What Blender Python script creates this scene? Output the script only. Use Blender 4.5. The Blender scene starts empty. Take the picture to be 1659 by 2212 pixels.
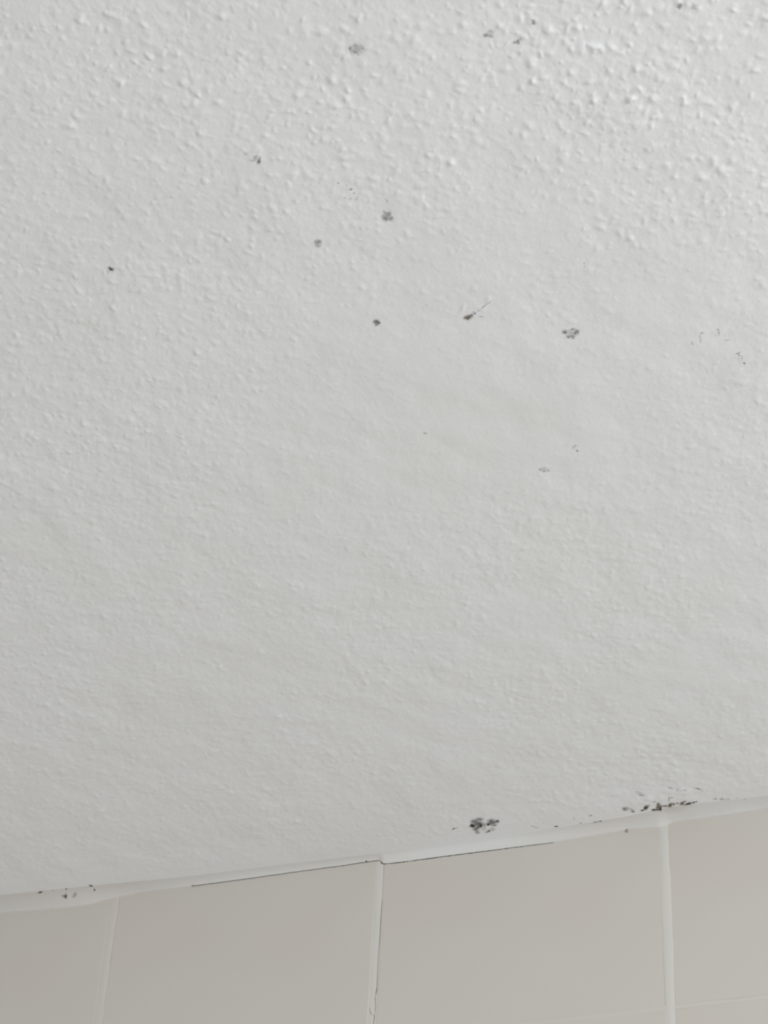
import bpy, bmesh, math, random
import numpy as np
from mathutils import Matrix, Vector

# ------------------------------------------------------------------ camera, daylight, exposure
scene = bpy.context.scene
col = scene.collection
CEIL = 2.40                                     # ceiling height in metres; the tiled wall is the plane y = 0

cam_data = bpy.data.cameras.new('camera')
cam = bpy.data.objects.new('camera', cam_data)
col.objects.link(cam)
RIGHT = Vector((0.951194, 0.305183, 0.045761))
UP = Vector((0.165660, -0.630085, 0.758650))
FWD = Vector((-0.260361, 0.714043, 0.649889))
cam_rot = Matrix((RIGHT, UP, -FWD)).transposed().to_4x4()
cam.matrix_world = Matrix.Translation((0.46132, -1.30047, CEIL + 0.004 - 0.86791)) @ cam_rot
cam_data.sensor_fit = 'VERTICAL'
cam_data.sensor_height = 36.0
cam_data.lens = 81.37
cam_data.clip_start = 0.01
cam_data.dof.use_dof = True
cam_data.dof.focus_distance = 1.32
cam_data.dof.aperture_fstop = 24.0
scene.camera = cam

world = bpy.data.worlds.new('room_light')
scene.world = world
world.use_nodes = True
bg = world.node_tree.nodes['Background']
bg.inputs['Color'].default_value = (1.0, 0.990, 0.970, 1)    # warm light bounced around the small room
bg.inputs['Strength'].default_value = 0.49

win = bpy.data.lights.new('window_daylight', 'AREA')        # the room's window, out of frame to the right
win.shape = 'RECTANGLE'
win.size, win.size_y = 0.9, 0.8
win.energy = 22.5
win.color = (0.93, 0.97, 1.0)
win_ob = bpy.data.objects.new('window_daylight', win)
col.objects.link(win_ob)
win_ob.location = (1.65, -1.15, CEIL - 0.62)
win_ob.rotation_euler = (Vector((-1.0, -0.08, 0.04))).to_track_quat('-Z', 'Z').to_euler()

scene.view_settings.view_transform = 'Standard'
scene.view_settings.look = 'None'
scene.view_settings.gamma = 1.0
scene.view_settings.use_curve_mapping = False
scene.view_settings.exposure = 0.06

# ------------------------------------------------------------------ helpers
def new_mat(name):
    m = bpy.data.materials.new(name)
    m.use_nodes = True
    nt = m.node_tree
    return m, nt, nt.nodes['Principled BSDF'], nt.nodes['Material Output']

def node(nt, kind, **kw):
    n = nt.nodes.new(kind)
    for k, v in kw.items():
        setattr(n, k, v)
    return n

def tag(o, label=None, cat=None, group=None, kind=None):
    if label: o['label'] = label
    if cat: o['category'] = cat
    if group: o['group'] = group
    if kind: o['kind'] = kind
    return o

def link(name, mesh, mat, parent=None):
    o = bpy.data.objects.new(name, mesh)
    col.objects.link(o)
    if mat and not mesh.materials:
        mesh.materials.append(mat)
    if parent: o.parent = parent
    return o

def raw_mesh(name, verts, faces, smooth=True):
    """verts (n,3) array, faces (m,4) array of quads."""
    me = bpy.data.meshes.new(name)
    verts = np.ascontiguousarray(verts, dtype=np.float32)
    faces = np.ascontiguousarray(faces, dtype=np.int32)
    k = faces.shape[1]
    me.vertices.add(len(verts)); me.vertices.foreach_set('co', verts.ravel())
    me.loops.add(faces.size); me.loops.foreach_set('vertex_index', faces.ravel())
    me.polygons.add(len(faces))
    me.polygons.foreach_set('loop_start', np.arange(0, faces.size, k, dtype=np.int32))
    me.polygons.foreach_set('loop_total', np.full(len(faces), k, dtype=np.int32))
    me.polygons.foreach_set('use_smooth', np.full(len(faces), smooth, dtype=bool))
    me.update(calc_edges=True)
    return me

def grid_faces(rows, cols, flip=False):
    a = np.arange(rows * cols, dtype=np.int32).reshape(rows, cols)
    f = np.stack([a[:-1, :-1], a[:-1, 1:], a[1:, 1:], a[1:, :-1]], -1).reshape(-1, 4)
    return f[:, ::-1] if flip else f

def hash2(ix, iy, seed):
    h = (ix.astype(np.int64) * 374761393 + iy.astype(np.int64) * 668265263 + seed * 2147483647 + 1013904223) & 0xffffffff
    h = ((h ^ (h >> 13)) * 1274126177) & 0xffffffff
    h = ((h ^ (h >> 16)) * 2246822519) & 0xffffffff
    h = h ^ (h >> 15)
    return (h & 0xffffff).astype(np.float64) / 16777216.0

def vnoise(x, y, seed):
    ix, iy = np.floor(x), np.floor(y)
    fx, fy = x - ix, y - iy
    fx = fx * fx * fx * (fx * (fx * 6 - 15) + 10); fy = fy * fy * fy * (fy * (fy * 6 - 15) + 10)
    a, b = hash2(ix, iy, seed), hash2(ix + 1, iy, seed)
    c, d = hash2(ix, iy + 1, seed), hash2(ix + 1, iy + 1, seed)
    return (a + (b - a) * fx) * (1 - fy) + (c + (d - c) * fx) * fy       # 0..1

def fbm(x, y, seed, octaves=3):
    s, a, t = 0.0, 0.5, 0.0
    for k in range(octaves):
        s = s + a * vnoise(x * 2 ** k + 17.3 * k, y * 2 ** k - 9.1 * k, seed + k); t += a; a *= 0.5
    return s / t

def bumps(x, y, cell, prob, rmin, rmax, hmin, hmax, seed):
    """Rounded paint pimples thrown one per cell at random."""
    X, Y = x / cell, y / cell
    ix, iy = np.floor(X), np.floor(Y)
    out = np.zeros_like(x)
    for dx in (-1, 0, 1):
        for dy in (-1, 0, 1):
            cx, cy = ix + dx, iy + dy
            px, py = (cx + hash2(cx, cy, seed)) * cell, (cy + hash2(cx, cy, seed + 1)) * cell
            on = hash2(cx, cy, seed + 2) < prob
            k = hash2(cx, cy, seed + 3)
            r = rmin + (rmax - rmin) * k
            h = (hmin + (hmax - hmin) * hash2(cx, cy, seed + 4) ** 2) * on
            an = hash2(cx, cy, seed + 5) * np.pi
            st = 1 + 0.7 * hash2(cx, cy, seed + 6)
            u, v = x - px, y - py
            uu = (u * np.cos(an) + v * np.sin(an)) / (r * st); vv = (-u * np.sin(an) + v * np.cos(an)) / r
            d2 = uu * uu + vv * vv
            out = np.maximum(out, h * np.exp(-d2 * 1.3))
    return out

def sstep(a, b, x):
    t = np.clip((x - a) / (b - a), 0, 1)
    return t * t * (3 - 2 * t)

# ------------------------------------------------------------------ materials
def paint_material():
    m, nt, p, out = new_mat('white_ceiling_paint')
    p.inputs['Base Color'].default_value = (0.80, 0.80, 0.795, 1)
    p.inputs['Roughness'].default_value = 0.55
    p.inputs['Specular IOR Level'].default_value = 0.35
    tc = node(nt, 'ShaderNodeTexCoord')
    n1 = node(nt, 'ShaderNodeTexNoise'); n1.inputs['Scale'].default_value = 520.0; n1.inputs['Detail'].default_value = 3.0
    n2 = node(nt, 'ShaderNodeTexNoise'); n2.inputs['Scale'].default_value = 14.0; n2.inputs['Detail'].default_value = 2.0
    nt.links.new(tc.outputs['Object'], n1.inputs['Vector']); nt.links.new(tc.outputs['Object'], n2.inputs['Vector'])
    b = node(nt, 'ShaderNodeBump'); b.inputs['Strength'].default_value = 0.55; b.inputs['Distance'].default_value = 0.00025
    nt.links.new(n1.outputs['Fac'], b.inputs['Height']); nt.links.new(b.outputs['Normal'], p.inputs['Normal'])
    r = node(nt, 'ShaderNodeValToRGB')
    r.color_ramp.elements[0].position = 0.35; r.color_ramp.elements[0].color = (0.808, 0.808, 0.798, 1)
    r.color_ramp.elements[1].position = 0.65; r.color_ramp.elements[1].color = (0.824, 0.825, 0.825, 1)
    nt.links.new(n2.outputs['Fac'], r.inputs['Fac']); nt.links.new(r.outputs['Color'], p.inputs['Base Color'])
    return m

def tile_material():
    m, nt, p, out = new_mat('beige_tile')
    p.inputs['Roughness'].default_value = 0.42
    p.inputs['Specular IOR Level'].default_value = 0.3
    tc = node(nt, 'ShaderNodeTexCoord')
    n1 = node(nt, 'ShaderNodeTexNoise'); n1.inputs['Scale'].default_value = 9.0; n1.inputs['Detail'].default_value = 1.0
    nt.links.new(tc.outputs['Object'], n1.inputs['Vector'])
    r = node(nt, 'ShaderNodeValToRGB')
    r.color_ramp.elements[0].position = 0.38; r.color_ramp.elements[0].color = (0.624, 0.586, 0.536, 1)
    r.color_ramp.elements[1].position = 0.62; r.color_ramp.elements[1].color = (0.618, 0.600, 0.550, 1)
    nt.links.new(n1.outputs['Fac'], r.inputs['Fac']); nt.links.new(r.outputs['Color'], p.inputs['Base Color'])
    n2 = node(nt, 'ShaderNodeTexNoise'); n2.inputs['Scale'].default_value = 260.0
    nt.links.new(tc.outputs['Object'], n2.inputs['Vector'])
    b = node(nt, 'ShaderNodeBump'); b.inputs['Strength'].default_value = 0.12; b.inputs['Distance'].default_value = 0.0002
    nt.links.new(n2.outputs['Fac'], b.inputs['Height']); nt.links.new(b.outputs['Normal'], p.inputs['Normal'])
    return m

def plain_material(name, c, rough=0.6, bump=None):
    m, nt, p, out = new_mat(name)
    p.inputs['Base Color'].default_value = (*c, 1)
    p.inputs['Roughness'].default_value = rough
    p.inputs['Specular IOR Level'].default_value = 0.3
    tc = node(nt, 'ShaderNodeTexCoord')
    n = node(nt, 'ShaderNodeTexNoise'); n.inputs['Scale'].default_value = 160.0; n.inputs['Detail'].default_value = 3.0
    nt.links.new(tc.outputs['Object'], n.inputs['Vector'])
    b = node(nt, 'ShaderNodeBump'); b.inputs['Strength'].default_value = bump or 0.2; b.inputs['Distance'].default_value = 0.0004
    nt.links.new(n.outputs['Fac'], b.inputs['Height']); nt.links.new(b.outputs['Normal'], p.inputs['Normal'])
    return m

def seal_material():
    """White sealant, beige in random patches."""
    m = plain_material('white_sealant', (0.75, 0.745, 0.725), 0.5, 0.15)
    nt = m.node_tree
    tc = next(n for n in nt.nodes if n.type == 'TEX_COORD')
    n = node(nt, 'ShaderNodeTexNoise'); n.inputs['Scale'].default_value = 7.0; n.inputs['Detail'].default_value = 1.0
    r = node(nt, 'ShaderNodeValToRGB')
    r.color_ramp.elements[0].position = 0.40; r.color_ramp.elements[0].color = (0.665, 0.642, 0.610, 1)
    r.color_ramp.elements[1].position = 0.60; r.color_ramp.elements[1].color = (0.718, 0.718, 0.700, 1)
    nt.links.new(tc.outputs['Object'], n.inputs['Vector']); nt.links.new(n.outputs['Fac'], r.inputs['Fac'])
    nt.links.new(r.outputs['Color'], nt.nodes['Principled BSDF'].inputs['Base Color'])
    return m

def mould_material():
    """A film of mould: stain colour and cover per vertex, thinning to bare paint at its edge."""
    m, nt, p, out = new_mat('mould_film')
    p.inputs['Roughness'].default_value = 0.9
    p.inputs['Specular IOR Level'].default_value = 0.1
    a = node(nt, 'ShaderNodeAttribute', attribute_name='stain')
    c = node(nt, 'ShaderNodeAttribute', attribute_name='cover')
    tr = node(nt, 'ShaderNodeBsdfTransparent'); mx = node(nt, 'ShaderNodeMixShader')
    nt.links.new(a.outputs['Color'], p.inputs['Base Color'])
    nt.links.new(c.outputs['Fac'], mx.inputs['Fac'])
    nt.links.new(tr.outputs['BSDF'], mx.inputs[1]); nt.links.new(p.outputs['BSDF'], mx.inputs[2])
    nt.links.new(mx.outputs['Shader'], out.inputs['Surface'])
    return m

PAINT = paint_material()
TILE = tile_material()
GROUT = plain_material('pale_grout', (0.672, 0.652, 0.612), 0.7)
GROUT_DULL = plain_material('dull_grout', (0.642, 0.610, 0.562), 0.7)
SEAL = seal_material()
DIRT_SHADE = plain_material('black_dirt_shade', (0.05, 0.04, 0.032), 0.9)  # crack ribbons: dirt and the shade inside the slit as one dark colour
GREY_DIRT_SHADE = plain_material('grey_dirt_shade', (0.27, 0.25, 0.23), 0.9)  # paler blend of dirt and slit shade, for the fainter cracks
MOULD = mould_material()

# ------------------------------------------------------------------ sealant profile: lower edge on the tiles, reach on the ceiling
EDGE = [(-0.2909,-0.0045),(-0.2425,-0.0075),(-0.2243,-0.00774),(-0.2027,-0.00465),(-0.1817,-0.00264),(-0.1706,-0.0023),
        (-0.1404,-0.0028),(-0.1108,-0.00287),(-0.0587,-0.00246),(-0.0278,-0.00245),(-0.0098,-0.00209),(-0.0054,-0.00199),
        (-0.0013,-0.00220),(0.0004,-0.00270),(0.0012,-0.00500),(0.0035,-0.00575),(0.0097,-0.00608),(0.0598,-0.00603),(0.0961,-0.00625),(0.1221,-0.00647),
        (0.148,-0.00558),(0.1753,-0.00421),(0.1975,-0.00578),(0.2061,-0.00307),(0.2263,-0.00289),(0.2494,-0.00247),
        (0.2709,-0.00144),(0.33,-0.003),(0.40,-0.005)]
REACH = [(-0.2826,0.01908),(-0.2295,0.01542),(-0.1976,0.01418),(-0.1368,0.00973),(-0.0593,0.00855),(0.0114,0.00618),
         (0.0943,0.00591),(0.1764,0.01115),(0.2091,0.01581),(0.225,0.01703),(0.2432,0.01482),(0.2738,0.01463)]

def seal_edge(x):
    return np.interp(x, [a for a, _ in EDGE], [b for _, b in EDGE]) + 0.00018 * (vnoise(x * 260, x * 0, 71) - 0.5)

def seal_reach(x):
    return np.interp(x, [a for a, _ in REACH], [b for _, b in REACH])

def seal_z(x, y):
    s = np.clip(-y / seal_reach(x), 0, 1)
    return seal_edge(x) * (1 - s) ** 2.2

# ------------------------------------------------------------------ relief of the painted ceiling (metres below the slab; positive hangs down)
LUMPS = [(58.2,-501.3,1.5,1.3,0,.75),(330,-444.6,4.2,2.2,-35,.45),(-42.1,-57.1,2.6,1.5,-30,.6),(271.6,-627.5,2.0,.8,-50,.35),
         (272.2,-654.1,2.6,.7,-40,.35),(204.8,-496.1,3.2,.9,-60,.4),(-68,-148.8,3.4,1.5,-25,.5),(-168.7,-102.8,4.8,1.4,-35,.6),
         (307.9,-597,2.4,1.4,60,-.4),(176.5,-38.1,3.4,2.2,-20,.4),(209.9,-33.8,3.6,2.0,-20,.5),(221.3,-28.7,4.0,1.8,-15,.5),
         (196,-27.6,3.0,2.0,-20,.45),(222.5,-20,4.2,2.2,10,.6),(186,-24,3,2,-30,.4),(160,-33,3,2,-20,.35)]

def relief(x, y):
    wx = x + 0.0016 * (vnoise(x * 330, y * 330, 5) - 0.5); wy = y + 0.0016 * (vnoise(x * 330, y * 330, 6) - 0.5)
    patch = fbm(x * 13, y * 13, 40, 2)                             # where the roller left more or fewer pimples
    near = sstep(-0.36, -0.66, y)                                    # coarser stipple towards the corner that was brushed last
    coarse = 0.25 + 1.0 * near * (0.45 + 0.55 * sstep(0.02, 0.30, x + 0.25 * (y + 0.6)))
    smooth = 1 - 0.62 * np.exp(-((x - 0.21) / 0.11) ** 2 - ((y + 0.43) / 0.10) ** 2)
    fine = (0.35 + 0.9 * patch) * smooth
    b1 = bumps(wx, wy, 0.0048, 0.62, 0.0009, 0.0019, 0.00010, 0.00042, 11)
    b2 = bumps(wx, wy, 0.0085, 0.62, 0.0012, 0.0024, 0.00012, 0.00050, 31)
    b3 = bumps(wx, wy, 0.0030, 0.60, 0.0006, 0.0012, 0.00003, 0.00016, 51)
    n = fbm(wx * 260, wy * 260, 60, 3) - 0.5
    w = fbm(x * 45, y * 45, 65, 2) - 0.5
    h = fine * (b1 * (0.45 + 0.75 * coarse) + 0.9 * b3 + b2 * (0.32 + 1.0 * coarse)) + 0.00030 * n * fine + 0.0007 * w
    cut = sstep(-0.012, -0.045, y)                                   # brushed smoother where it was cut in along the wall
    h = h * (1.35 - 0.17 * near) * (0.62 + 0.38 * cut)
    for px, py, a, b, an, amp in LUMPS:
        m = (np.abs(x - px / 1e3) < .02) & (np.abs(y - py / 1e3) < .02)
        if m.any():
            u, v = (x[m] - px / 1e3) * 1e3, (y[m] - py / 1e3) * 1e3
            ca, sa = math.cos(math.radians(an)), math.sin(math.radians(an))
            h[m] += 0.001 * amp * np.exp(-((u * ca + v * sa) / a) ** 2 - ((-u * sa + v * ca) / b) ** 2)
    rim = -y - seal_reach(x)
    return h * sstep(-0.001, 0.010, rim)

# ------------------------------------------------------------------ ceiling: one slab whose underside carries the relief
def spread(a, b, n, power=2.0):
    t = np.linspace(0, 1, n + 1)[1:] ** power
    return a + (b - a) * t

ys = [-0.86]
while ys[-1] < 0.0:
    ys.append(ys[-1] + np.interp(ys[-1], (-0.72, 0.0), (0.00062, 0.0012)))
ys = np.concatenate([spread(-0.86, -2.6, 40)[::-1], np.array(ys), [0.012]])
us = np.linspace(-1, 1, 900)
SIDE = 190                                                        # coarser columns to either side of the strip
def fan(y):
    yy = np.clip(y, -0.9, 0.02)
    return 0.012 - 0.29 * yy, 0.37 + 0.16 * yy                       # centre and half width of the finely built strip
def column_x(y):
    c, hw = fan(y)
    return np.concatenate([spread(c - hw - .5, -2.0, 12)[::-1], spread(c - hw, c - hw - .5, SIDE, 1.3)[::-1], c + hw * us,
                           spread(c + hw, c + hw + .5, SIDE, 1.3), spread(c + hw + .5, 2.0, 12)])
GX = np.stack([column_x(y) for y in ys])
GY = np.repeat(ys[:, None], GX.shape[1], 1)
H = relief(GX.ravel(), GY.ravel()).reshape(GX.shape)
rows, cols = GX.shape
V = np.stack([GX, GY, CEIL - H], -1).reshape(-1, 3)
F = grid_faces(rows, cols)
top = np.array([[-2, -2.6, CEIL + .12], [2, -2.6, CEIL + .12], [2, .012, CEIL + .12], [-2, .012, CEIL + .12]])
n0 = len(V)
c00, c01, c11, c10 = 0, cols - 1, rows * cols - 1, (rows - 1) * cols
box = np.array([[n0, n0 + 1, n0 + 2, n0 + 3], [c00, c01, n0 + 1, n0], [c01, c11, n0 + 2, n0 + 1], [c11, c10, n0 + 3, n0 + 2], [c10, c00, n0, n0 + 3]])
me = raw_mesh('ceiling', np.concatenate([V, top]), np.concatenate([F[:, ::-1], box]))
ceiling = tag(link('ceiling', me, PAINT), 'white painted ceiling with a stippled roller texture and scattered mould', kind='structure')

def ceiling_drop(x, y):
    """Relief of the built ceiling mesh at a point, so that films can lie on it."""
    j = np.clip(np.searchsorted(ys, y) - 1, 0, rows - 2)
    ty = (y - ys[j]) / (ys[j + 1] - ys[j])
    out = np.zeros_like(x)
    for k, w in ((0, 1 - ty), (1, ty)):
        c, hw = fan(ys[j + k])
        u = np.clip(((x - c) / hw + 1) / 2 * (len(us) - 1), 0, len(us) - 1.001)
        i = np.floor(u).astype(int); f = u - i
        out += w * (H[j + k, SIDE + 12 + i] * (1 - f) + H[j + k, SIDE + 13 + i] * f)
    return out

# ------------------------------------------------------------------ tiled wall
def box_bm(bm, x0, x1, y0, y1, z0, z1):
    v = [bm.verts.new(p) for p in ((x0, y0, z0), (x1, y0, z0), (x1, y1, z0), (x0, y1, z0), (x0, y0, z1), (x1, y0, z1), (x1, y1, z1), (x0, y1, z1))]
    for f in ((0, 1, 5, 4), (1, 2, 6, 5), (2, 3, 7, 6), (3, 0, 4, 7), (4, 5, 6, 7), (3, 2, 1, 0)):
        bm.faces.new([v[i] for i in f])

bm = bmesh.new()
box_bm(bm, -2.0, 2.0, 0.0014, 0.12, 0.0, CEIL - 0.0005)
me = bpy.data.meshes.new('wall_back'); bm.to_mesh(me); bm.free()
wall = tag(link('wall_back', me, GROUT), 'bathroom wall of plain beige tiles with pale grout', kind='structure')

PITCH_X, PITCH_Z, JOINT_X, JOINT_Z = 0.2, 0.15, 0.0050, 0.0014
def tile_mesh(w, h):
    """Thin glazed tile with a rounded, slightly falling edge; face at y = 0, centre at the origin."""
    prof = [(0.0, 0.0040), (0.0, 0.0005), (0.0002, 0.00016), (0.0006, 0.00002), (0.0016, 0.0)]
    vs = []
    for inset, y in prof:
        a, b = w / 2 - inset, h / 2 - inset
        vs += [(-a, y, -b), (a, y, -b), (a, y, b), (-a, y, b)]
    fs = [(0, 3, 2, 1)]
    for k in range(len(prof) - 1):
        for i in range(4):
            j = (i + 1) % 4
            fs.append((4 * k + i, 4 * k + j, 4 * k + 4 + j, 4 * k + 4 + i))
    fs.append(tuple(4 * (len(prof) - 1) + i for i in range(4)))
    me = bpy.data.meshes.new('tile'); me.from_pydata(vs, [], fs)
    me.polygons.foreach_set('use_smooth', [True] * len(me.polygons)); me.update()
    return me

Z_JOINT = CEIL - 0.1405
TOP_TILE = tile_mesh(PITCH_X - JOINT_X, 0.1405 - 0.0006 - JOINT_Z / 2)
LOW_TILE = tile_mesh(PITCH_X - JOINT_X, PITCH_Z - JOINT_Z)
rnd = random.Random(4)
for r in range(3):
    for k in range(-5, 5):
        zc = (CEIL - 0.0006 + Z_JOINT + JOINT_Z / 2) / 2 if r == 0 else Z_JOINT - PITCH_Z * (r - 0.5)
        o = link('tile', TOP_TILE if r == 0 else LOW_TILE, TILE, wall)
        o.location = (PITCH_X * (k + 0.5), 0.00002 * rnd.uniform(-1, 1), zc)
        o.rotation_euler = (math.radians(rnd.uniform(-.12, .12)), 0, math.radians(rnd.uniform(-.15, .15)))

def grout_mesh(seed, width):
    """Hand-filled joint: a low bead of uneven width, a little proud of the tiles."""
    n = 240
    z = np.linspace(-0.45, -0.002, n)
    prof = np.array([-1.0, -0.72, -0.3, 0.2, 0.65, 1.0])
    lift = np.array([0.00012, -0.00003, -0.00012, -0.00012, -0.00003, 0.00012])
    mid = 0.0006 * (fbm(z * 22, z * 0, seed, 2) - 0.5)
    hw = width * (1 + 0.28 * (fbm(z * 60, z * 0 + 3, seed + 5, 3) - 0.5))
    P = np.stack([mid[:, None] + hw[:, None] * prof, np.broadcast_to(lift, (n, 6)) * (0.8 + 0.4 * vnoise(z * 90, z * 0, seed + 9))[:, None], np.repeat(z[:, None], 6, 1)], -1)
    return raw_mesh('grout_joint', P.reshape(-1, 3), grid_faces(n, 6))
for k in range(-4, 5):
    o = link('grout_joint', grout_mesh(80 + 7 * k, 0.0034), GROUT if k != -1 else GROUT_DULL, wall)
    o.location = (PITCH_X * k, 0, CEIL)

def low_grout():
    n = 1400
    x = np.linspace(-1.0, 1.0, n)
    prof = np.array([-1.0, -0.5, 0.0, 0.5, 1.0])
    lift = np.array([0.00010, -0.00001, -0.00005, -0.00001, 0.00010])
    mid = 0.0011 * (fbm(x * 16, x * 0, 140, 3) - 0.5)
    hw = 0.0013 * (0.75 + 0.6 * fbm(x * 50, x * 0, 141, 2))
    P = np.stack([np.repeat(x[:, None], 5, 1), np.broadcast_to(lift, (n, 5)), mid[:, None] + hw[:, None] * prof], -1)
    return raw_mesh('grout_joint', P.reshape(-1, 3), grid_faces(n, 5, True))
gm = low_grout()
for z in (Z_JOINT, Z_JOINT - PITCH_Z):
    link('grout_joint', gm, GROUT_DULL, wall).location = (0, 0, z)

# ------------------------------------------------------------------ sealant bead along the corner
n = 1400
xs = np.linspace(-1.0, 1.0, n)
e, u = seal_edge(xs), seal_reach(xs)
S = np.array([-0.02, 0.02, 0.07, 0.14, 0.24, 0.36, 0.5, 0.66, 0.82, 1.0])
bead = []
for s in S:
    t = max(s, 0.0)
    y = -u * t - 0.0007 * math.exp(-t * 14) - 0.0001
    z = e * (1 - t) ** 2.2 - 0.00012 * (fbm(xs * 120, xs * 0 + s * 9, 90, 2) - 0.3) * math.sin(math.pi * min(1, t + .1)) + (0.00025 if s == 1.0 else 0)
    if s < 0:
        y = y * 0 + 0.0006; z = e - 0.00005
    bead.append(np.stack([xs, np.broadcast_to(y, xs.shape), CEIL + z], -1))
P = np.stack(bead, 0)
seal = tag(link('trim_1', raw_mesh('trim_1', P.reshape(-1, 3), grid_faces(len(S), n, True)), SEAL),
           'uneven white sealant bead where ceiling meets the tiles', kind='structure')

# ------------------------------------------------------------------ cracks: thin slits built as ribbons, inner shade and dirt put into their colour
def ribbon(name, pts, width, mat, parent, label=None, seed=0, lift=0.00022, gaps=0.0):
    """pts in metres on the wall plane (x, z relative to the ceiling); width a number or a list."""
    pts = np.array(pts, dtype=float)
    seg = np.r_[0, np.cumsum(np.hypot(*np.diff(pts, axis=0).T))]
    m = max(8, int(seg[-1] / 0.0005))
    t = np.linspace(0, seg[-1], m)
    x, z = np.interp(t, seg, pts[:, 0]), np.interp(t, seg, pts[:, 1])
    w = np.interp(t, seg, width if hasattr(width, '__len__') else [width] * len(pts)) * np.clip((0.45 - gaps) + (1.1 + 2 * gaps) * fbm(t * 900, t * 0, seed + 200, 2), 0, 2)
    dx, dz = np.gradient(x), np.gradient(z); L = np.hypot(dx, dz) + 1e-9
    nx, nz = -dz / L, dx / L
    R_ = []
    for k, y in ((-1, 0.0004), (-.8, -lift), (.8, -lift), (1, 0.0004)):
        R_.append(np.stack([x + nx * w / 2 * k, x * 0 + y, CEIL + z + nz * w / 2 * k], -1))
    return tag(link(name, raw_mesh(name, np.stack(R_).reshape(-1, 3), grid_faces(4, m), False), mat, parent), label)

cx = np.concatenate([np.linspace(-0.1404, -0.0098, 60), [-0.0054, -0.0013, 0.0004, 0.0012, 0.0035], np.linspace(0.0097, 0.124, 60)])
cz = seal_edge(cx) - 0.00012
cw = np.interp(cx, [-0.14, -0.11, -0.06, -0.02, 0.0, 0.06, 0.09, 0.107, 0.124], [.00006, .00009, .00013, .00030, .00050, .00052, .00034, .00016, .00002])
ribbon('crack', list(zip(cx, cz)), list(cw), DIRT_SHADE, seal, 'hairline black crack along the lower edge of the sealant', 1, 0.00035, 0.45)
for q, w in (([(-0.14033, -0.0006), (-0.13996, -0.00324)], .0004), ([(-0.0102, 0.0), (-0.0100, -0.0024)], .0008), ([(0.17545, -0.0031), (0.17506, -0.0063)], .0005)):
    ribbon('crack', q, w, GREY_DIRT_SHADE if q[0][0] < -.1 else DIRT_SHADE if q[0][0] < .1 else GREY_DIRT_SHADE, seal, None, 3, 0.0011)
gc = [(2.92,-32.9),(2.76,-36.5),(2.54,-45.6),(2.32,-54.6),(2.55,-62.5),(2.2,-68.9),(2.03,-75.2),(2.11,-90),(2.31,-100.5),(2.05,-104.9),(1.46,-109.3),(2.12,-115.9),(1.76,-121.7),(1.62,-125),(1.18,-133)]
ribbon('crack', [(a / 1e3 + .0002, b / 1e3 + 0.0) for a, b in gc], [.0001,.0003,.00018,.00015,.0002,.0001,.0001,.0001,.00015,.0006,.0003,.0002,.0002,.0006,.0006], GREY_DIRT_SHADE, wall, 'grey crack down the side of the middle grout joint', 5, 0.00022, 0.4)
ribbon('crack', [(a / 1e3, b / 1e3) for a, b in [(-1.57,-116.5),(-1.3,-118.6),(-.7,-120.7),(.49,-121.9),(1.78,-122)]], [.0001,.00035,.0004,.0002,.0001], GREY_DIRT_SHADE, wall, None, 7)

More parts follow.
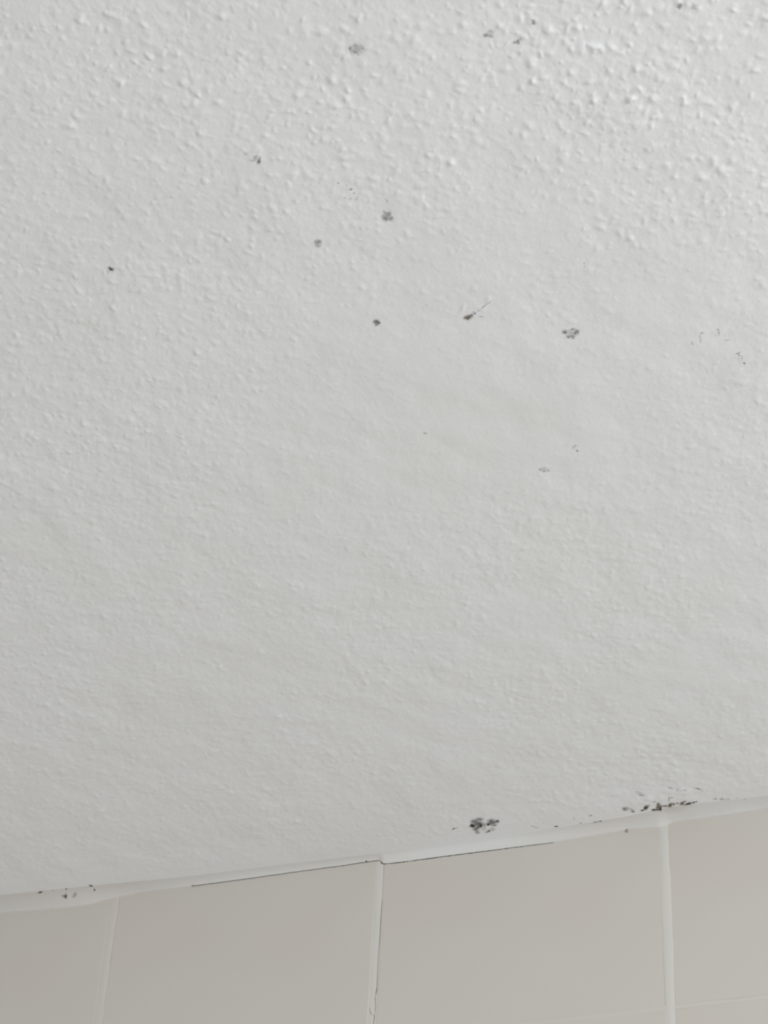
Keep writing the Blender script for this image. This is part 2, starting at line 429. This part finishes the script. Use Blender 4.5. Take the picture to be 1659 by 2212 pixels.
# ------------------------------------------------------------------ mould and flecks on the ceiling (mm: x, y, long radius, short radius, turn in degrees, cover, colour)
TINT = {'n': (0.115, 0.112, 0.108), 'g': (0.125, 0.120, 0.095), 'd': (0.028, 0.024, 0.016), 'b': (0.17, 0.13, 0.10), 'r': (0.035, 0.018, 0.018), 'o': (0.115, 0.092, 0.030), 'y': (0.42, 0.38, 0.22)}
MARKS = [
  ('mould_spot', 'largest pale grey mould spot near the top, with a mottled see-through middle', 'mould spot',
   [(204.14,-670.48,3.7,3.46,-4,0.42,'n'),(201.52,-671.5,1.21,0.65,-70,0.75,'n'),(203.13,-668.81,1.85,0.94,36,0.68,'n'),(204.64,-672.01,1.34,1.08,-67,0.58,'n'),(207.01,-670.23,0.81,0.65,-67,0.62,'n'),(203.96,-667.18,0.82,0.75,-56,0.5,'n'),(202.43,-670.12,0.87,0.8,0,0.5,'n')]),
  ('mould_spot', 'wedge-shaped grey mould smudge right of the largest pale spot near the top', 'mould spot',
   [(265.48,-660.94,2.38,1.18,32,0.6,'g'),(264.11,-661.6,1.31,1.17,46,0.78,'g'),(266.95,-663.0,1.58,1.49,-74,0.4,'g')]),
  ('mould_spot', 'faint grey mould smudge below and left of a small dark dot, top right', 'mould spot',
   [(277.51,-653.96,1.6,0.86,-75,0.75,'n'),(275.93,-653.86,0.96,0.8,17,0.62,'n'),(279.17,-655.15,1.06,0.85,-76,0.38,'n'),(276.03,-646.89,1.61,1.07,-75,0.28,'n')]),
  ('mould_spot', 'small upright grey mould dot in the rough paint at the top right', 'mould spot',
   [(287.44,-662.95,1.95,1.06,-83,0.72,'n')]),
  ('mould_spot', 'blurred dark mould dot at the very top edge, nearest the right corner', 'mould spot',
   [(353.39,-653.73,1.94,1.35,-81,0.72,'n')]),
  ('mould_spot', 'paler blurred mould dot just right of the dark one at the top edge', 'mould spot',
   [(359.77,-651.65,1.56,1.35,-90,0.45,'n')]),
  ('mould_spot', 'ragged grey mould spot in the upper left, the leftmost spot in the bumpy paint', 'mould spot',
   [(136.45,-618.32,2.08,1.02,-61,0.85,'n'),(135.83,-621.24,1.78,1.13,-67,0.52,'n'),(134.34,-619.82,1.36,0.89,29,0.42,'n'),(137.82,-620.08,1.48,0.68,-69,0.5,'n'),(131.95,-624.46,1.21,1.1,-39,0.3,'n')]),
  ('mould_spot', 'greenish grey clover-shaped mould spot in the upper middle', 'mould spot',
   [(187.22,-568.53,2.16,1.5,-70,0.72,'g'),(185.26,-566.18,2.18,1.78,-15,0.74,'g'),(187.59,-565.86,2.32,1.5,-71,0.66,'g'),(185.85,-569.55,2.06,0.85,-89,0.55,'g'),(183.66,-567.27,1.18,0.61,38,0.45,'n'),(185.64,-567.36,2.79,2.31,-67,0.5,'g')]),
  ('mould_spot', 'small round grey mould spot left of and below the greenish clover-shaped one', 'mould spot',
   [(147.46,-559.7,1.75,1.4,-64,0.85,'n'),(146.1,-560.07,1.43,1.05,-67,0.62,'n'),(146.28,-557.72,1.89,1.58,7,0.45,'n'),(146.74,-561.21,0.79,0.59,-67,0.6,'n')]),
  ('dark_fleck', 'tiny reddish black fleck standing alone on the left', 'fleck',
   [(37.67,-570.46,1.16,0.71,-62,1.15,'r'),(37.24,-571.6,1.0,0.71,-59,0.8,'r'),(38.23,-569.63,1.16,0.6,-64,0.9,'r'),(39.08,-570.42,0.66,0.47,-59,0.7,'r'),(37.54,-570.16,2.4,2.07,-38,0.25,'n'),(35.14,-568.78,1.49,0.53,-88,0.4,'n'),(36.61,-570.41,1.0,0.71,-59,0.5,'r')]),
  ('mould_spot', 'compact round grey mould spot directly left of the brown oval fleck', 'mould spot',
   [(158.17,-497.9,2.22,1.94,-63,0.86,'n'),(159.59,-497.16,1.02,0.61,-71,1.1,'n'),(157.43,-499.15,1.36,0.85,-70,0.8,'n'),(157.19,-496.05,0.87,0.83,-29,0.65,'n')]),
  ('dark_fleck', 'brown oval fleck with a thin grey hair trailing up to the right', 'fleck',
   [(205.64,-488.69,2.36,1.71,-7,1.08,'b'),(205.66,-488.33,0.51,0.36,-73,1.4,'r'),(207.46,-489.77,1.27,1.01,-49,0.95,'n'),(203.82,-489.36,0.84,0.6,-73,0.8,'b'),(209.69,-490.55,0.99,0.69,-78,0.75,'n'),(209.28,-491.71,0.6,0.54,12,0.5,'n'),(215.81,-494.45,2.8,0.37,-31,0.6,'n'),(219.09,-496.32,2.24,0.31,-32,0.5,'n'),(212.11,-491.99,1.74,0.31,-36,0.42,'n'),(212.07,-487.47,1.34,0.37,27,0.5,'n')]),
  ('mould_spot', 'grey mould spot with a pale centre and dark rim, right of the brown fleck', 'mould spot',
   [(251.32,-465.21,1.6,1.39,77,0.85,'n'),(251.54,-464.61,0.68,0.48,-76,1.15,'n'),(257.39,-463.56,2.22,1.57,-77,0.8,'n'),(256.2,-462.82,1.03,0.6,-76,1,'n'),(252.34,-461.38,1.63,1.23,64,0.78,'b'),(254.53,-461.15,2.18,1.03,15,0.74,'n'),(254.66,-459.69,1.03,0.85,-78,0.66,'n'),(254.33,-463.33,2.66,2.39,19,0.38,'g'),(255.98,-465.88,1.69,0.85,15,0.78,'n'),(254.59,-464.32,1.02,0.72,-77,0.55,'g'),(253.59,-465.3,0.73,0.68,22,0.5,'b')]),
  ('grey_streaks', 'faint grey streaks beside a raised paint flake near the right edge', 'mould spot',
   [(318.38,-441.72,3.78,0.48,-82,0.36,'n'),(319.99,-445.88,0.87,0.82,65,0.5,'n'),(313.55,-439.83,1.7,0.61,90,0.36,'n'),(328.61,-446.18,0.96,0.68,19,0.45,'n'),(328.56,-443.56,2.37,0.43,-75,0.45,'n'),(331.65,-437.06,1.45,0.68,21,0.45,'n')]),
  ('dark_marks', 'broken hook of thin dark marks close to the right edge', 'mould spot',
   [(335.18,-426.47,1.73,0.61,-12,0.72,'n'),(335.69,-424.72,0.77,0.59,46,0.85,'n'),(337.04,-418.41,0.99,0.56,83,0.85,'n'),(336.61,-422.49,2.09,0.48,-79,0.35,'n'),(334.77,-421.91,1.75,0.44,-79,0.35,'n')]),
  ('speck_cluster', 'loose cluster of pinprick dark specks above the greenish spot', 'specks',
   [(169.58,-594.42,0.6,0.46,-67,0.85,'n'),(173.03,-591.75,0.54,0.37,-69,0.6,'n'),(174.41,-589.02,0.75,0.71,-22,0.9,'n'),(174.99,-586.03,0.61,0.5,-65,0.68,'n'),(169.37,-584.43,0.51,0.48,-10,0.6,'n'),(172.22,-583.17,0.52,0.39,-68,0.65,'n'),(174.8,-581.82,0.49,0.46,-53,0.6,'n'),(175.95,-583.09,0.46,0.36,11,0.5,'n'),(189.22,-577.05,1.33,0.36,-85,0.55,'n')]),
  ('dark_speck', 'tiny dark speck with a faint halo in the right middle of the ceiling', 'speck',
   [(235.01,-373.9,1.1,0.61,-87,0.9,'n'),(235.04,-378.22,1.02,0.95,19,0.38,'n'),(233.69,-377.01,1.14,1.02,-78,0.28,'n')]),
  ('speck_cluster', 'three faint joined specks in the right middle, below the tiny haloed speck', 'specks',
   [(211.17,-363.87,1.01,0.7,60,0.65,'n'),(212.9,-361.8,0.94,0.67,-75,0.65,'n'),(215.42,-361.74,0.94,0.62,-75,0.55,'n'),(213.42,-363.28,2.84,2.34,15,0.3,'n')]),
  ('speck_cluster', 'two pinprick specks one above the other, above the pale-centred spot', 'specks',
   [(272.99,-510.05,0.51,0.37,-77,0.7,'n'),(272.64,-508.15,0.51,0.35,-77,0.7,'n')]),
  ('dark_dash', 'short faint grey dash alone in the centre of the ceiling', 'dash',
   [(157.52,-409.06,1.15,0.57,14,0.6,'n')]),
  ('mould_blotch', 'biggest dark blotch of mould, two-lobed, just above the crack', 'mould blotch',
   [(76.54,-28.61,3.91,2.95,-28,0.8732,'n'),(80.3,-30.33,3.18,2.28,27,0.7788,'n'),(73.59,-24.03,2.64,2.11,-70,1.298,'d'),(78.04,-24.71,4.0,3.83,-43,0.9675999999999999,'n'),(79.17,-22.96,2.97,1.23,-74,1.4,'d'),(76.62,-20.93,1.42,1.31,-1,1.18,'d'),(74.61,-19.64,3.31,2.47,-71,0.8495999999999999,'g'),(74.42,-15.54,2.34,2.11,-63,0.6843999999999999,'b'),(87.21,-24.82,4.41,3.4,-58,0.8967999999999999,'n'),(91.17,-25.03,2.3,1.75,-72,1.0856,'n'),(84.45,-23.14,1.65,1.4,-69,1.121,'d'),(88.11,-21.07,2.27,1.53,-17,0.7788,'g'),(82.4,-14.78,1.86,1.25,-33,0.944,'b'),(80.56,-14.04,1.25,1.19,-9,0.7315999999999999,'b'),(85.48,-16.4,2.65,2.11,-71,0.42479999999999996,'b'),(81.39,-22.72,1.98,1.76,-66,0.708,'n'),(80.14,-19.48,3.97,2.47,-73,0.354,'g')]),
  ('dark_dash', 'short dark tick immediately left of the two-lobed mould blotch', 'dash',
   [(59.98,-23.51,1.29,0.84,-30,1,'d'),(61.94,-24.04,1.23,0.52,-16,0.7,'n')]),
  ('dark_dash', 'flat dark dash on the sealant, first one right of the mould blotch', 'dash',
   [(128.15,-9.34,1.73,0.8,9,1,'d'),(114.8,-11.6,1.92,0.73,30,0.5,'n'),(112.66,-13.3,1.26,1.03,11,0.36,'n'),(120.99,-15.38,0.86,0.47,-75,0.5,'n')]),
  ('dark_dash', 'curved dark tick above the sealant, left of the greenish streak', 'dash',
   [(154.18,-16.89,1.41,0.74,-26,0.8,'n'),(142.42,-15.99,1.36,0.56,-76,0.4,'n')]),
  ('dark_dash', 'long thin dark dash on the sealant below the curved tick', 'dash',
   [(155.65,-8.57,2.19,0.62,8,0.72,'n'),(158.91,-8.77,1.14,0.7,-12,0.95,'d'),(145.27,-9.44,0.94,0.74,13,0.6,'n')]),
  ('mould_streak', 'long greenish black mould streak along the top of the sealant on the right', 'mould streak',
   [(178.93,-19.2,2.95,2.58,49,0.6160000000000001,'o'),(177.9,-18.87,2.01,1.06,-77,0.8400000000000001,'o'),(182.4,-17.77,2.24,1.28,38,0.5040000000000001,'o'),(182.66,-14.82,1.85,1.28,61,0.8400000000000001,'n'),(192.47,-17.6,3.29,1.73,-62,1.0304000000000002,'o'),(191.62,-16.65,2.01,1.06,-77,1.288,'d'),(189.33,-14.92,1.85,1.16,-12,1.064,'o'),(194.52,-19.67,1.2,1.06,-81,0.7280000000000001,'o'),(201.09,-19.49,2.67,1.41,-78,0.9184,'o'),(200.96,-16.08,3.15,2.1,-28,1.0304000000000002,'o'),(201.07,-13.78,2.35,1.24,-78,1.288,'d'),(197.23,-13.56,2.14,1.2,2,1.064,'d'),(199.45,-13.6,1.77,1.21,15,1.12,'o'),(205.08,-16.22,2.49,1.46,2,0.8288000000000001,'o'),(199.44,-23.32,1.41,1.33,22,0.42560000000000003,'n'),(208.59,-16.5,3.08,1.84,-60,1.064,'o'),(210.92,-17.07,1.9,1.54,-31,0.8288000000000001,'o'),(213.53,-17.57,1.33,1.06,-80,0.8288000000000001,'o'),(216.8,-16.76,2.68,1.84,-51,0.9520000000000001,'o'),(218.7,-18.29,1.41,1.32,26,0.7280000000000001,'o'),(220.56,-15.29,2.99,1.19,-14,1.4,'d'),(224.47,-16.03,1.52,0.86,-21,1.4,'d'),(226.27,-16.43,0.96,0.61,-24,1.0080000000000002,'d'),(209.99,-12.84,11.4,4.64,2,0.17920000000000003,'y')]),
  ('grey_scratches', 'thin curved grey scratches in the lumpy paint above the greenish streak', 'scratches',
   [(213.04,-36.65,2.31,0.6,41,0.55,'n'),(221.65,-31.99,1.53,0.49,73,0.75,'n'),(230.19,-31.29,2.54,0.68,32,0.8,'n'),(232.63,-28.16,1.38,0.46,63,0.55,'n'),(192.54,-32.97,2.89,1.57,37,0.5,'n'),(191.21,-36.69,2.56,1.31,36,0.28,'n'),(216.82,-32.62,2.18,0.91,-78,0.28,'n'),(209.25,-23.75,3.31,0.49,-78,0.66,'n'),(211.09,-25.0,1.89,0.75,-6,0.45,'n')]),
  ('mould_beads', 'pale grey beads of mould right of the greenish streak', 'mould spot',
   [(238.94,-16.72,1.37,1.1,18,0.6,'n'),(243.03,-15.43,1.83,1.43,18,0.52,'n'),(246.76,-13.95,1.83,1.1,15,0.38,'n'),(253.29,-14.04,0.91,0.77,20,0.34,'n'),(257.82,-11.88,1.1,0.76,-81,0.34,'n')]),
  ('dark_dash', 'slanting black dash by the sealant nearest the left edge', 'dash',
   [(-253.0,-14.15,2.13,0.83,-12,1,'d'),(-243.11,-14.28,1.04,0.66,-59,0.4,'n')]),
  ('dark_speck', 'blurred round dark speck on the sealant at the left', 'speck',
   [(-235.62,-7.61,2.2,1.19,-62,1,'d'),(-237.35,-7.86,1.73,1.24,1,0.45,'n'),(-232.81,-13.75,1.1,0.63,-61,0.95,'d')]),
  ('dark_speck', 'pale ring-like speck right of the blurred round one on the left', 'speck',
   [(-228.36,-7.64,2.33,1.32,-61,0.5,'n'),(-229.87,-6.47,1.37,0.82,-19,0.48,'n')]),
  ('speck_cluster', 'two crisp black crumbs in a slanting pair above the left sealant', 'specks',
   [(-213.38,-13.52,1.53,0.93,62,1.25,'d'),(-212.53,-8.96,1.16,0.66,-62,1.15,'d')]),
]


def film(marks, seed):
    L = np.array([m[:4] for m in marks]) / 1e3
    ang = np.radians([m[4] for m in marks])
    pad = L[:, 2].max() * 0.5 + 0.0006
    x0, x1 = (L[:, 0] - L[:, 2]).min() - pad, (L[:, 0] + L[:, 2]).max() + pad
    y0, y1 = (L[:, 1] - L[:, 2]).min() - pad, (L[:, 1] + L[:, 2]).max() + pad
    step = min(0.00030, max(0.00012, L[:, 3].min() * 0.4))
    gx, gy = np.arange(x0, x1 + step, step), np.arange(y0, min(y1, -0.0004) + step, step)
    X, Y = np.meshgrid(gx, gy)
    wx = X + 0.0007 * (fbm(X * 900, Y * 900, seed, 2) - 0.5); wy = Y + 0.0007 * (fbm(X * 900, Y * 900, seed + 3, 2) - 0.5)
    rag = fbm(X * 1500, Y * 1500, seed + 7, 3) - 0.5
    D = np.zeros_like(X); num = np.zeros(X.shape + (3,)); den = np.full(X.shape, 1e-6)
    for (cx, cy, a, b), an, m in zip(L, ang, marks):
        small = min(1.0, b / 0.0011)
        ux, uy = (X + (wx - X) * small) - cx, (Y + (wy - Y) * small) - cy
        r = np.hypot((ux * np.cos(an) + uy * np.sin(an)) / a, (-ux * np.sin(an) + uy * np.cos(an)) / b)
        f = m[5] * np.clip((1.22 - r + 0.9 * rag * (0.3 + 0.7 * small)) / 0.80, 0, 1)
        D = np.maximum(D, f) if m[6] != 'y' else np.maximum(D, f)
        num += (f ** 3)[..., None] * np.array(TINT[m[6]]); den += f ** 3
    D = D * (0.78 + 0.55 * fbm(X * 1900, Y * 1900, seed + 11, 2))
    cover = 1 - np.sqrt(1 - np.clip(D * 0.88, 0, 0.98))       # light crosses the film twice
    C = num / den[..., None]
    hang = ceiling_drop(X.ravel(), Y.ravel()).reshape(X.shape)
    Z = CEIL + np.minimum(-hang, np.where(-Y < seal_reach(X), seal_z(X, Y) - 0.00015, 0)) - 0.00007 - 0.00010 * np.clip(D, 0, 1)
    nr, nc = X.shape
    F = grid_faces(nr, nc, True)
    keep = cover.ravel()[F].max(1) > 0.03
    F = F[keep]
    used, inv = np.unique(F, return_inverse=True)
    me = raw_mesh('mould', np.stack([X, Y, Z], -1).reshape(-1, 3)[used], inv.reshape(F.shape))
    a = me.attributes.new('cover', 'FLOAT', 'POINT'); a.data.foreach_set('value', cover.ravel()[used].astype(np.float32))
    c4 = np.concatenate([C.reshape(-1, 3)[used], np.ones((len(used), 1))], 1).astype(np.float32)
    a = me.attributes.new('stain', 'FLOAT_COLOR', 'POINT'); a.data.foreach_set('color', c4.ravel())
    return me

for i, (name, label, cat, marks) in enumerate(MARKS):
    me = film(marks, 300 + 20 * i)
    o = link(name, me, MOULD)
    c = np.array(me.vertices[0].co)                                   # origin at the film's own middle
    co = np.empty(len(me.vertices) * 3, np.float32); me.vertices.foreach_get('co', co)
    mid = co.reshape(-1, 3).mean(0)
    me.vertices.foreach_set('co', (co.reshape(-1, 3) - mid).ravel()); me.update()
    o.location = mid
    tag(o, label, cat)
